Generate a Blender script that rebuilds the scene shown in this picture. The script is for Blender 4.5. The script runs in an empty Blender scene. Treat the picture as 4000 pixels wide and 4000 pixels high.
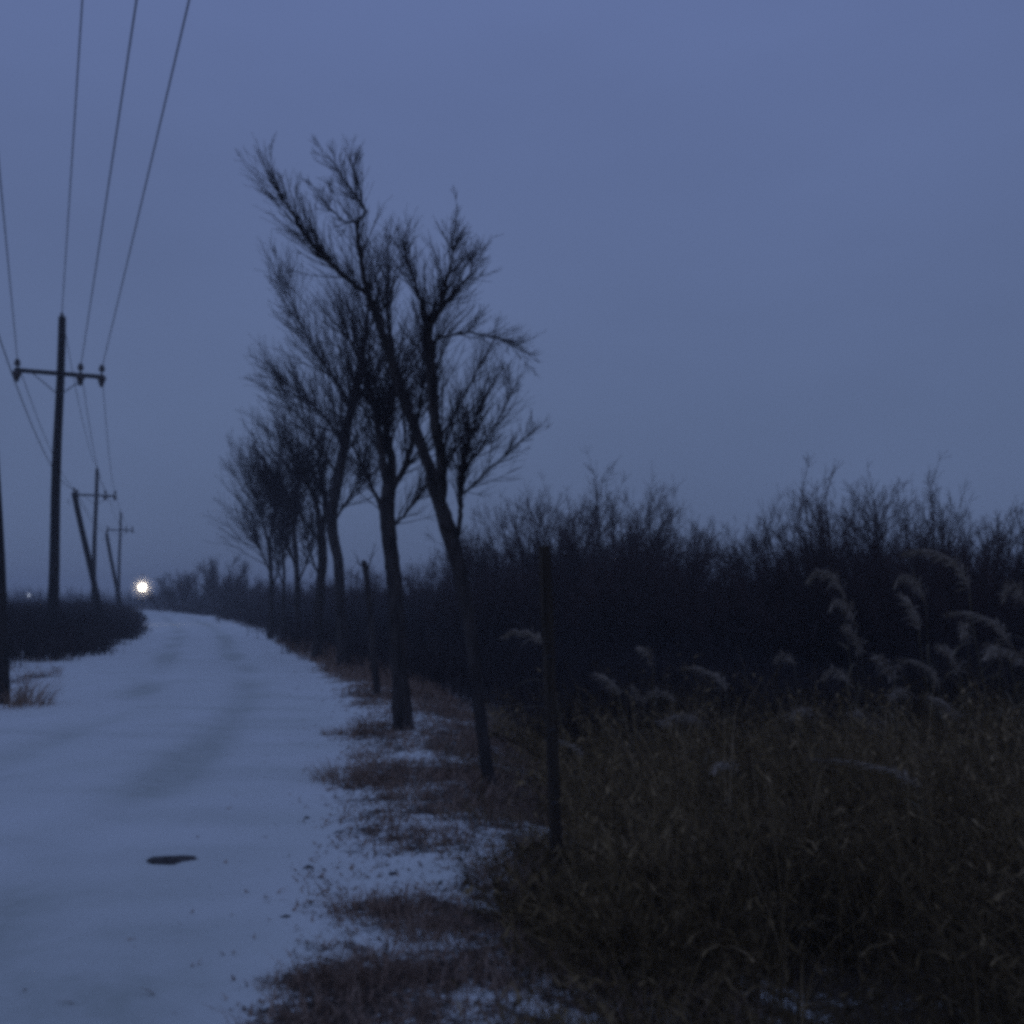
import bpy, math, random
import numpy as np
from math import radians, sin, cos, pi

# ------------------------------------------------------------------ camera
sc = bpy.context.scene
EYE = 1.6
F = 4289.0                                   # focal length in units of a 4000-wide frame
PITCH = math.atan(330 / F)
cam_d = bpy.data.cameras.new('camera')
cam_d.sensor_width = 36.0
cam_d.lens = 36.0 * F / 4000.0
cam_d.clip_start = 0.05
cam_d.clip_end = 3000
cam_d.dof.use_dof = True
cam_d.dof.focus_distance = 11.0
cam_d.dof.aperture_fstop = 2.0
cam = bpy.data.objects.new('camera', cam_d)
sc.collection.objects.link(cam)
cam.location = (0, 0, EYE)
cam.rotation_euler = (pi / 2 + PITCH, 0, 0)
sc.camera = cam

# ------------------------------------------------------------------ world: overcast blue dusk
world = bpy.data.worlds.new('World')
sc.world = world
world.use_nodes = True
nt = world.node_tree
nt.nodes.clear()
SUN_EL, SUN_ROT = radians(1.5), radians(70)
sky = nt.nodes.new('ShaderNodeTexSky')
sky.sky_type = 'NISHITA'
sky.sun_disc = False
sky.sun_elevation = SUN_EL
sky.sun_rotation = SUN_ROT
sky.dust_density = 0.4
sky.ozone_density = 6.0
tc = nt.nodes.new('ShaderNodeTexCoord')
sep = nt.nodes.new('ShaderNodeSeparateXYZ')
nt.links.new(tc.outputs['Generated'], sep.inputs[0])
ramp = nt.nodes.new('ShaderNodeValToRGB')
nt.links.new(sep.outputs['Z'], ramp.inputs[0])
r = ramp.color_ramp
r.elements[0].position = 0.0;  r.elements[0].color = (0.098, 0.136, 0.240, 1)
r.elements[1].position = 1.0;  r.elements[1].color = (0.121, 0.169, 0.352, 1)
e = r.elements.new(0.16); e.color = (0.105, 0.147, 0.268, 1)
e = r.elements.new(0.48); e.color = (0.117, 0.163, 0.336, 1)
cl = nt.nodes.new('ShaderNodeTexNoise')
cl.inputs['Scale'].default_value = 2.2
cl.inputs['Detail'].default_value = 4
mp = nt.nodes.new('ShaderNodeMapping')
mp.inputs['Scale'].default_value = (1, 1, 2.6)
nt.links.new(tc.outputs['Generated'], mp.inputs[0])
nt.links.new(mp.outputs[0], cl.inputs['Vector'])
cr = nt.nodes.new('ShaderNodeMapRange')
cr.inputs['From Min'].default_value = 0.3; cr.inputs['From Max'].default_value = 0.7
cr.inputs['To Min'].default_value = 0.94; cr.inputs['To Max'].default_value = 1.06
nt.links.new(cl.outputs['Fac'], cr.inputs[0])
mul = nt.nodes.new('ShaderNodeVectorMath'); mul.operation = 'SCALE'
nt.links.new(ramp.outputs[0], mul.inputs[0])
nt.links.new(cr.outputs[0], mul.inputs['Scale'])
bg = nt.nodes.new('ShaderNodeBackground')           # the cloud sheet
nt.links.new(mul.outputs[0], bg.inputs[0])
bg.inputs[1].default_value = 1.04
bg2 = nt.nodes.new('ShaderNodeBackground')          # what comes through of the clear sky above it
nt.links.new(sky.outputs[0], bg2.inputs[0])
bg2.inputs[1].default_value = 0.05
mixw = nt.nodes.new('ShaderNodeMixShader'); mixw.inputs[0].default_value = 0.06
nt.links.new(bg.outputs[0], mixw.inputs[1]); nt.links.new(bg2.outputs[0], mixw.inputs[2])
wo = nt.nodes.new('ShaderNodeOutputWorld')
nt.links.new(mixw.outputs[0], wo.inputs[0])

sun_d = bpy.data.lights.new('sun', 'SUN')
sun_d.energy = 0.015
sun_d.angle = radians(60)
sun_d.color = (1.0, 0.9, 0.85)
sun = bpy.data.objects.new('sun', sun_d)
sc.collection.objects.link(sun)
sun.rotation_euler = (radians(60), 0, radians(110))

vs = sc.view_settings
sc.display_settings.display_device = 'sRGB'
vs.view_transform = 'Standard'; vs.look = 'None'
vs.exposure = 0.0; vs.gamma = 1.0
vs.use_curve_mapping = False
sc.cycles.volume_bounces = 1
sc.cycles.max_bounces = 5
sc.cycles.diffuse_bounces = 3
sc.cycles.transparent_max_bounces = 8
sc.cycles.use_denoising = False
sc.cycles.pixel_filter_type = 'BLACKMAN_HARRIS'
sc.cycles.filter_width = 4.3
sc.cycles.sample_clamp_indirect = 2.0

# ------------------------------------------------------------------ helpers
COL = sc.collection
CP, SP = cos(PITCH), sin(PITCH)
def at(px, py, Y):
    """world point at ground distance Y that the photograph's pixel (px, py) looks at"""
    u = (px - 2000) / F; v = (2000 - py) / F
    yy = CP - SP * v; zz = SP + CP * v
    t = Y / yy
    return np.array([u * t, Y, EYE + zz * t])
def ground_at(px, py):
    u = (px - 2000) / F; v = (2000 - py) / F
    yy = CP - SP * v; zz = SP + CP * v
    t = -EYE / zz
    return u * t, yy * t

def mesh(name, V, polys, smooth=True, attrs=None):
    """polys: list of int arrays (n, k), one per face size"""
    V = np.asarray(V, dtype=np.float32)
    me = bpy.data.meshes.new(name)
    me.vertices.add(len(V)); me.vertices.foreach_set('co', V.ravel())
    loops = np.concatenate([p.ravel() for p in polys]).astype(np.int32)
    counts = np.concatenate([np.full(len(p), p.shape[1]) for p in polys])
    me.loops.add(len(loops)); me.loops.foreach_set('vertex_index', loops)
    me.polygons.add(len(counts))
    starts = np.concatenate([[0], np.cumsum(counts)[:-1]]).astype(np.int32)
    me.polygons.foreach_set('loop_start', starts)
    me.polygons.foreach_set('use_smooth', np.full(len(counts), smooth, dtype=bool))
    for k, a in (attrs or {}).items():
        at_ = me.attributes.new(k, 'FLOAT', 'POINT'); at_.data.foreach_set('value', np.asarray(a, dtype=np.float32))
    me.update(calc_edges=True)
    me.validate()
    return me

def obj(name, me, mat=None, parent=None, loc=None):
    o = bpy.data.objects.new(name, me); COL.objects.link(o)
    if mat is not None and me is not None and not me.materials: me.materials.append(mat)
    if parent is not None: o.parent = parent
    if loc is not None: o.location = loc
    return o
def tag(o, label=None, cat=None, group=None, kind=None):
    if label: o['label'] = label
    if cat: o['category'] = cat
    if group: o['group'] = group
    if kind: o['kind'] = kind
    return o
def empty(name, loc, rz=0.0, sc_=1.0):
    o = bpy.data.objects.new(name, None); COL.objects.link(o)
    o.location = loc; o.rotation_euler = (0, 0, rz); o.scale = (sc_,) * 3
    o.empty_display_size = 0.2
    return o

class Tubes:
    """gathers tapered tubes into one mesh"""
    def __init__(s): s.V = []; s.Q = []; s.T = []; s.n = 0
    def add(s, pts, rad, k=5, cap=True, wob=0.0, rng=None):
        pts = np.asarray(pts, float); rad = np.asarray(rad, float); n = len(pts)
        t = np.empty_like(pts); t[1:-1] = pts[2:] - pts[:-2]; t[0] = pts[1] - pts[0]; t[-1] = pts[-1] - pts[-2]
        t /= np.linalg.norm(t, axis=1)[:, None] + 1e-9
        m = t.mean(0); ref = np.array([1.0, 0, 0]) if abs(m[0]) < 0.6 * np.linalg.norm(m) + 1e-9 else np.array([0, 1.0, 0])
        a = np.cross(t, ref); a /= np.linalg.norm(a, axis=1)[:, None] + 1e-9
        b = np.cross(t, a)
        ang = np.arange(k) * 2 * pi / k
        R = rad[:, None] * np.ones(k)[None]
        if wob and rng is not None: R = R * (1 + wob * rng.normal(size=R.shape))
        ring = pts[:, None] + R[..., None] * (np.cos(ang)[None, :, None] * a[:, None] + np.sin(ang)[None, :, None] * b[:, None])
        s.V.append(ring.reshape(-1, 3))
        i = np.arange(n - 1)[:, None] * k; j = np.arange(k)[None]; j2 = (j + 1) % k
        q = np.stack([i + j, i + j2, i + k + j2, i + k + j], -1).reshape(-1, 4) + s.n
        s.Q.append(q)
        c = n * k
        if cap:
            s.V.append(pts[-1:] + t[-1:] * rad[-1] * 0.5); s.V.append(pts[:1])
            base = (n - 1) * k
            jj = np.arange(k)
            s.T.append(np.stack([base + jj, base + (jj + 1) % k, np.full(k, c)], -1) + s.n)
            s.T.append(np.stack([(jj + 1) % k, jj, np.full(k, c + 1)], -1) + s.n)
            c += 2
        s.n += c
    def build(s, name):
        polys = [np.concatenate(s.Q)]
        if s.T: polys.append(np.concatenate(s.T))
        return mesh(name, np.concatenate(s.V), polys)

def box_mesh(name, dx, dy, dz, bevel=0.0, z0=0.0):
    import bmesh
    bm = bmesh.new()
    bmesh.ops.create_cube(bm, size=1)
    for v in bm.verts: v.co = (v.co.x * dx, v.co.y * dy, (v.co.z + 0.5) * dz + z0)
    if bevel: bmesh.ops.bevel(bm, geom=bm.edges[:], offset=bevel, segments=2, affect='EDGES')
    me = bpy.data.meshes.new(name); bm.to_mesh(me); bm.free()
    return me

def lathe(name, prof, k=16):
    prof = np.asarray(prof, float); n = len(prof)
    ang = np.arange(k) * 2 * pi / k
    V = np.stack([prof[:, :1] * np.cos(ang), prof[:, :1] * np.sin(ang), np.repeat(prof[:, 1:2], k, 1)], -1).reshape(-1, 3)
    i = np.arange(n - 1)[:, None] * k; j = np.arange(k)[None]; j2 = (j + 1) % k
    return mesh(name, V, [np.stack([i + j, i + j2, i + k + j2, i + k + j], -1).reshape(-1, 4)])

# smooth noise made of sines, for the lie of the land
_rs = np.random.RandomState(5)
_W = [(_rs.normal(size=2), _rs.uniform(0, 6.28)) for _ in range(14)]
def bumps(x, y, scale):
    s = 0
    for (w, p) in _W: s = s + np.sin((x * w[0] + y * w[1]) / scale * 2.2 + p)
    return s / 3.7

# ------------------------------------------------------------------ materials
def mat(name, rough=0.9, spec=0.2):
    m = bpy.data.materials.new(name); m.use_nodes = True
    b = m.node_tree.nodes['Principled BSDF']
    b.inputs['Roughness'].default_value = rough
    b.inputs['Specular IOR Level'].default_value = spec
    return m, m.node_tree, b
def N(t, typ, **kw):
    n = t.nodes.new(typ)
    for k, v in kw.items():
        if hasattr(n, k): setattr(n, k, v)
        else: n.inputs[k].default_value = v
    return n
def noisy(name, c0, c1, scale=8.0, rough=0.9, bump=0.3, dist=0.01, stretch=(1, 1, 1), spec=0.15, per_obj=0.0):
    m, t, b = mat(name, rough, spec)
    co = N(t, 'ShaderNodeTexCoord'); mp = N(t, 'ShaderNodeMapping'); mp.inputs['Scale'].default_value = stretch
    no = N(t, 'ShaderNodeTexNoise'); no.inputs['Scale'].default_value = scale; no.inputs['Detail'].default_value = 6
    t.links.new(co.outputs['Object'], mp.inputs[0]); t.links.new(mp.outputs[0], no.inputs['Vector'])
    rp = N(t, 'ShaderNodeValToRGB')
    rp.color_ramp.elements[0].position = 0.32; rp.color_ramp.elements[0].color = (*c0, 1)
    rp.color_ramp.elements[1].position = 0.68; rp.color_ramp.elements[1].color = (*c1, 1)
    t.links.new(no.outputs['Fac'], rp.inputs[0])
    t.links.new(rp.outputs[0], b.inputs['Base Color'])
    if bump:
        bp = N(t, 'ShaderNodeBump'); bp.inputs['Strength'].default_value = bump; bp.inputs['Distance'].default_value = dist
        t.links.new(no.outputs['Fac'], bp.inputs['Height']); t.links.new(bp.outputs[0], b.inputs['Normal'])
    return m
def blade_mat(name, cols, rough=0.85):
    """one colour per blade, from a vertex attribute"""
    m, t, b = mat(name, rough, 0.1)
    at_ = N(t, 'ShaderNodeAttribute'); at_.attribute_name = 'tone'
    rp = N(t, 'ShaderNodeValToRGB')
    el = rp.color_ramp.elements
    el[0].position = 0; el[0].color = (*cols[0], 1); el[1].position = 1; el[1].color = (*cols[-1], 1)
    for i, c in enumerate(cols[1:-1]):
        q = el.new((i + 1) / (len(cols) - 1)); q.color = (*c, 1)
    t.links.new(at_.outputs['Fac'], rp.inputs[0]); t.links.new(rp.outputs[0], b.inputs['Base Color'])
    return m

M_BARK = noisy('bark', (0.030, 0.025, 0.024), (0.085, 0.070, 0.062), 14, 0.95, 0.8, 0.02, (1, 1, 0.25))
M_TWIG = noisy('twig_bark', (0.032, 0.026, 0.028), (0.065, 0.052, 0.052), 6, 0.9, 0)
M_SHRUB = noisy('shrub_bark', (0.042, 0.026, 0.024), (0.105, 0.066, 0.058), 4, 0.9, 0)
M_POLE = noisy('creosoted_wood', (0.022, 0.020, 0.020), (0.060, 0.050, 0.045), 10, 0.9, 0.5, 0.01, (3, 3, 0.15))
M_POST = noisy('weathered_post_wood', (0.034, 0.026, 0.020), (0.085, 0.064, 0.046), 12, 0.95, 0.6, 0.006, (4, 4, 0.2))
M_PORC = noisy('glazed_porcelain', (0.05, 0.035, 0.03), (0.075, 0.05, 0.04), 3, 0.25, 0, spec=0.5)
M_STEEL = noisy('galvanised_steel', (0.12, 0.12, 0.125), (0.20, 0.20, 0.21), 20, 0.6, 0.1, 0.002)
M_STEEL.node_tree.nodes['Principled BSDF'].inputs['Metallic'].default_value = 0.6
M_WIRE = noisy('weathered_wire', (0.03, 0.03, 0.033), (0.055, 0.055, 0.06), 2, 0.7, 0)
M_CLOD = noisy('frozen_earth', (0.045, 0.040, 0.038), (0.12, 0.108, 0.10), 25, 0.95, 0.8, 0.01)
M_GRASS = blade_mat('dry_grass', [(0.054, 0.037, 0.018), (0.178, 0.122, 0.055), (0.31, 0.215, 0.102), (0.46, 0.335, 0.19)])
M_TUFT = blade_mat('dead_verge_grass', [(0.12, 0.076, 0.054), (0.31, 0.205, 0.145), (0.48, 0.345, 0.255)])
M_BRUSH = blade_mat('brush_stems', [(0.022, 0.017, 0.018), (0.045, 0.034, 0.034), (0.075, 0.058, 0.052)])
M_REED = noisy('reed_straw', (0.10, 0.080, 0.045), (0.19, 0.150, 0.090), 9, 0.8, 0)
M_PLUME = noisy('reed_plume', (0.25, 0.20, 0.145), (0.44, 0.36, 0.27), 20, 0.9, 0)

def ground_material(name):
    m, t, b = mat(name, 0.75, 0.25)
    ge = N(t, 'ShaderNodeNewGeometry')
    sn = N(t, 'ShaderNodeAttribute'); sn.attribute_name = 'snow'
    wr = N(t, 'ShaderNodeAttribute'); wr.attribute_name = 'worn'
    n1 = N(t, 'ShaderNodeTexNoise'); n1.inputs['Scale'].default_value = 5.5; n1.inputs['Detail'].default_value = 8; n1.inputs['Roughness'].default_value = 0.68
    n2 = N(t, 'ShaderNodeTexNoise'); n2.inputs['Scale'].default_value = 26; n2.inputs['Detail'].default_value = 6; n2.inputs['Roughness'].default_value = 0.7
    n3 = N(t, 'ShaderNodeTexNoise'); n3.inputs['Scale'].default_value = 0.9; n3.inputs['Detail'].default_value = 5
    for n in (n1, n2, n3): t.links.new(ge.outputs['Position'], n.inputs['Vector'])
    # coverage = snow attribute broken up by two scales of noise
    s1 = N(t, 'ShaderNodeMath', operation='MULTIPLY_ADD'); t.links.new(n1.outputs['Fac'], s1.inputs[0]); s1.inputs[1].default_value = 2.0; s1.inputs[2].default_value = -1.0
    s2 = N(t, 'ShaderNodeMath', operation='MULTIPLY_ADD'); t.links.new(n2.outputs['Fac'], s2.inputs[0]); s2.inputs[1].default_value = 1.7; s2.inputs[2].default_value = -0.85
    a1 = N(t, 'ShaderNodeMath', operation='ADD'); t.links.new(s1.outputs[0], a1.inputs[0]); t.links.new(s2.outputs[0], a1.inputs[1])
    a2 = N(t, 'ShaderNodeMath', operation='ADD'); t.links.new(a1.outputs[0], a2.inputs[0]); t.links.new(sn.outputs['Fac'], a2.inputs[1])
    mr = N(t, 'ShaderNodeMapRange', interpolation_type='SMOOTHSTEP'); t.links.new(a2.outputs[0], mr.inputs[0])
    mr.inputs['From Min'].default_value = 0.36; mr.inputs['From Max'].default_value = 0.66
    # snow colour: packed, slightly gritty, thinner along the wheel lines
    rs = N(t, 'ShaderNodeValToRGB'); t.links.new(n3.outputs['Fac'], rs.inputs[0])
    rs.color_ramp.elements[0].position = 0.3; rs.color_ramp.elements[0].color = (0.82, 0.845, 0.775, 1)
    rs.color_ramp.elements[1].position = 0.68; rs.color_ramp.elements[1].color = (0.89, 0.905, 0.85, 1)
    wm = N(t, 'ShaderNodeMath', operation='MULTIPLY'); t.links.new(wr.outputs['Fac'], wm.inputs[0]); t.links.new(n1.outputs['Fac'], wm.inputs[1])
    mw = N(t, 'ShaderNodeMix', data_type='RGBA'); t.links.new(wm.outputs[0], mw.inputs['Factor'])
    t.links.new(rs.outputs[0], mw.inputs['A']); mw.inputs['B'].default_value = (0.42, 0.46, 0.38, 1)
    # soil and litter
    rd = N(t, 'ShaderNodeValToRGB'); t.links.new(n2.outputs['Fac'], rd.inputs[0])
    rd.color_ramp.elements[0].position = 0.3; rd.color_ramp.elements[0].color = (0.030, 0.021, 0.015, 1)
    rd.color_ramp.elements[1].position = 0.7; rd.color_ramp.elements[1].color = (0.115, 0.080, 0.058, 1)
    mx = N(t, 'ShaderNodeMix', data_type='RGBA'); t.links.new(mr.outputs[0], mx.inputs['Factor'])
    t.links.new(rd.outputs[0], mx.inputs['A']); t.links.new(mw.outputs['Result'], mx.inputs['B'])
    t.links.new(mx.outputs['Result'], b.inputs['Base Color'])
    h = N(t, 'ShaderNodeMath', operation='MULTIPLY_ADD'); t.links.new(mr.outputs[0], h.inputs[0]); h.inputs[1].default_value = 0.6; t.links.new(a1.outputs[0], h.inputs[2])
    bp = N(t, 'ShaderNodeBump'); bp.inputs['Strength'].default_value = 0.5; bp.inputs['Distance'].default_value = 0.03
    t.links.new(h.outputs[0], bp.inputs['Height']); t.links.new(bp.outputs[0], b.inputs['Normal'])
    return m
M_GROUND = ground_material('snow_and_litter')

# ------------------------------------------------------------------ the lie of the land
_cy = np.array([-30, -12, 0, 4, 8, 14, 22, 30, 42, 55, 86, 125, 180, 240, 320.])
_cx = np.array([-3.2, -3.1, -3.15, -3.3, -3.65, -4.4, -6.0, -8.5, -11.8, -15.7, -26.2, -43, -80, -135, -220.])
_yy = np.linspace(-30, 320, 1401)
_xx = np.interp(_yy, _cy, _cx)
_k = np.hanning(41); _k /= _k.sum()
_xx = np.convolve(np.pad(_xx, 20, mode='edge'), _k, mode='valid')
def path_x(y): return np.interp(y, _yy, _xx)
_slope = np.gradient(_xx, _yy)
def lateral(x, y):
    return (x - path_x(y)) / np.sqrt(1 + np.interp(y, _yy, _slope) ** 2)
HALF = 2.25
def sstep(a, b, v):
    t = np.clip((v - a) / (b - a), 0, 1); return t * t * (3 - 2 * t)
def height(x, y):
    x = np.asarray(x, float); y = np.asarray(y, float)
    d = lateral(x, y)
    h = 0.03 * bumps(x, y, 2.7) + 0.012 * bumps(x + 9, y, 0.8)
    road = 1 - sstep(HALF - 0.4, HALF + 0.5, np.abs(d))
    hr = 0.035 * (1 - (d / HALF) ** 2) - 0.034 * np.exp(-((d - 0.85) / 0.26) ** 2) - 0.034 * np.exp(-((d + 0.85) / 0.26) ** 2) + 0.014 * bumps(x, y, 0.9) + 0.006 * bumps(x, y, 0.28)
    e = d - HALF
    right = -0.42 * sstep(0.9, 3.2, e) + 0.10 * sstep(6, 12, e)
    el = -d - HALF
    left = 0.22 * sstep(0.8, 4, el) * sstep(18, 28, y)
    far = 1 + 0.6 * sstep(60, 200, np.abs(y))
    return road * hr + (1 - road) * (h * far + right + left + 0.02)

# snow cover: full on the path, patchy on the verge, thin under the grass
PATCH = [  # (pixel x, pixel y, half width m, half depth m, amount)
    (1430, 2870, 0.75, 0.55, 0.9), (1290, 2900, 0.30, 0.45, 0.7), (1480, 3040, 0.62, 0.75, 0.85), (1290, 2720, 0.30, 0.5, 0.45),
    (1800, 3130, 0.55, 0.6, 0.6), (1560, 3290, 0.20, 0.22, 0.45), (1470, 3590, 0.30, 0.17, 0.95), (1260, 3600, 0.12, 0.10, 0.5),
    (1690, 3620, 0.28, 0.22, 0.9), (1330, 3880, 0.26, 0.17, 0.95), (1080, 3860, 0.16, 0.12, 0.45), (1650, 3850, 0.40, 0.35, 1.0),
    (1200, 3980, 0.30, 0.14, 0.7), (1100, 2560, 0.5, 2.0, 0.35), (1230, 2640, 0.4, 1.2, 0.4), (1950, 3500, 0.3, 0.4, 0.35),
    (60, 2700, 0.5, 0.7, 0.7), (190, 2640, 0.5, 1.0, 0.4), (380, 2620, 0.7, 1.5, 0.35)]
ADD = [(1600, 3430, 0.32, 0.45, 0.55), (1500, 2780, 0.5, 0.9, 0.3), (1580, 2960, 0.22, 0.25, 0.9), (1950, 3330, 0.25, 0.3, 0.35), (1480, 3710, 0.16, 0.10, 0.5),
       (2220, 3960, 0.16, 0.08, 0.55), (2900, 3640, 0.35, 0.25, 0.4), (3550, 3760, 0.35, 0.2, 0.35), (3900, 3900, 0.25, 0.15, 0.4)]
def snow_cover(x, y):
    d = lateral(x, y); e = d - HALF; el = -d - HALF
    s = 2.05 - 1.46 * sstep(-0.75, 0.55, e) - 0.34 * sstep(0.6, 1.6, e) - 0.10 * sstep(2.5, 6, e)
    s = s - 1.25 * sstep(-0.3, 1.0, el) - 0.35 * sstep(1.5, 4, el)
    s = s - 0.25 * sstep(14, 26, y) * sstep(0.2, 1.2, e)
    s = s + (0.15 * bumps(x, y, 0.9) + 0.12 * bumps(x + 4, y - 7, 0.33)) * sstep(-0.7, 0.2, np.abs(d) - HALF)
    for L, sg in ((PATCH, -1), (ADD, 1)):
        for (px, py, rx, ry, a) in L:
            gx, gy = ground_at(px, py)
            s = s + sg * (a * 0.45 if sg < 0 else a * 0.8) * np.exp(-((x - gx) / rx) ** 2 - ((y - gy) / ry) ** 2)
    return s
def worn(x, y):
    d = lateral(x, y)
    w = 0.75 * np.exp(-((d - 0.85) / 0.30) ** 2) + 0.75 * np.exp(-((d + 0.85) / 0.30) ** 2)
    w = w * (0.55 + 0.45 * bumps(x, y * 0.4, 1.3))
    w = w * 1.6 + 0.95 * (1 - sstep(3.4, 6.6, y)) + 0.35 * np.clip(bumps(x * 0.5, y * 1.6, 0.7), 0, 1)
    return np.clip(w, 0, 1) * (1 - sstep(HALF - 0.5, HALF + 0.3, np.abs(d)))

def sheet(X, Y, drop):
    Z = height(X, Y) - drop
    n, m_ = X.shape
    i = np.arange(n - 1)[:, None] * m_; j = np.arange(m_ - 1)[None]
    q = np.stack([i + j, i + j + 1, i + m_ + j + 1, i + m_ + j], -1).reshape(-1, 4)
    V = np.stack([X, Y, Z], -1).reshape(-1, 3)
    return V, q, {'snow': snow_cover(X, Y).ravel(), 'worn': worn(X, Y).ravel()}
ys = np.concatenate([np.linspace(-400, -3, 30)[:-1], np.linspace(-3, 3, 20)[:-1], 3 + (np.exp(np.linspace(0, 1, 330) * 5.7) - 1) / (math.exp(5.7) - 1) * 597])
us = np.concatenate([-np.geomspace(10, 600, 40)[::-1], np.linspace(-10, 10, 241)[1:-1], np.geomspace(10, 600, 40)])
Yg, Xg = np.meshgrid(ys, us, indexing='ij')
Xg = Xg + np.clip(path_x(Yg), -60, 0) * 0.6
drop = 0.05 * (1 - sstep(HALF - 1.0, HALF - 0.6, np.abs(lateral(Xg, Yg))))
V, q, at_ = sheet(Xg, Yg, drop)
tag(obj('ground', mesh('ground', V, [q], True, at_), M_GROUND), kind='structure')
yp = np.concatenate([np.linspace(-12, 2.5, 20)[:-1], 2.5 + (np.exp(np.linspace(0, 1, 420) * 5.2) - 1) / (math.exp(5.2) - 1) * 290])
dp = np.linspace(-(HALF - 0.12), HALF - 0.12, 56)
Yp, Dp = np.meshgrid(yp, dp, indexing='ij')
Xp = path_x(Yp) + Dp * np.sqrt(1 + np.interp(Yp, _yy, _slope) ** 2)
V, q, at_ = sheet(Xp, Yp, -0.004 + 0.035 * sstep(HALF - 0.55, HALF - 0.12, np.abs(Dp)))
gx, gy = ground_at(684, 3372)                                   # the pothole: a real dip
V[:, 2] -= 0.05 * np.exp(-(((V[:, 0] - gx) / 0.16) ** 2 + ((V[:, 1] - gy) / 0.13) ** 2) ** 2)
tag(obj('snowy_path', mesh('snowy_path', V, [q], True, at_), M_GROUND), kind='structure')

# ------------------------------------------------------------------ pothole of bare earth and its crumbs
def blob(name, rx, ry, rz, seed, k=9, rings=5, wob=0.22):
    rs = np.random.RandomState(seed)
    V = [[0, 0, rz * (1 + 0.2 * rs.normal())]]
    for i in range(1, rings + 1):
        t = i / rings * pi * 0.56
        for j in range(k):
            a = 2 * pi * j / k + 0.2 * rs.normal()
            w = 1 + wob * rs.normal()
            V.append([rx * sin(t) * cos(a) * w, ry * sin(t) * sin(a) * w, rz * cos(t) * (1 + 0.2 * rs.normal())])
    T = np.array([[0, 1 + j, 1 + (j + 1) % k] for j in range(k)])
    Q = np.array([[1 + (i) * k + j, 1 + (i + 1) * k + j, 1 + (i + 1) * k + (j + 1) % k, 1 + i * k + (j + 1) % k] for i in range(rings - 1) for j in range(k)])
    return mesh(name, V, [T, Q])
o = obj('bare_earth_patch', blob('bare_earth_patch', 0.165, 0.115, 0.016, 3, 22, 5, 0.10), M_CLOD, loc=(gx, gy, float(height(gx, gy)) - 0.013))
tag(o, 'dark oval patch of bare wet earth in the middle of the snowy path', 'earth patch')

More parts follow.
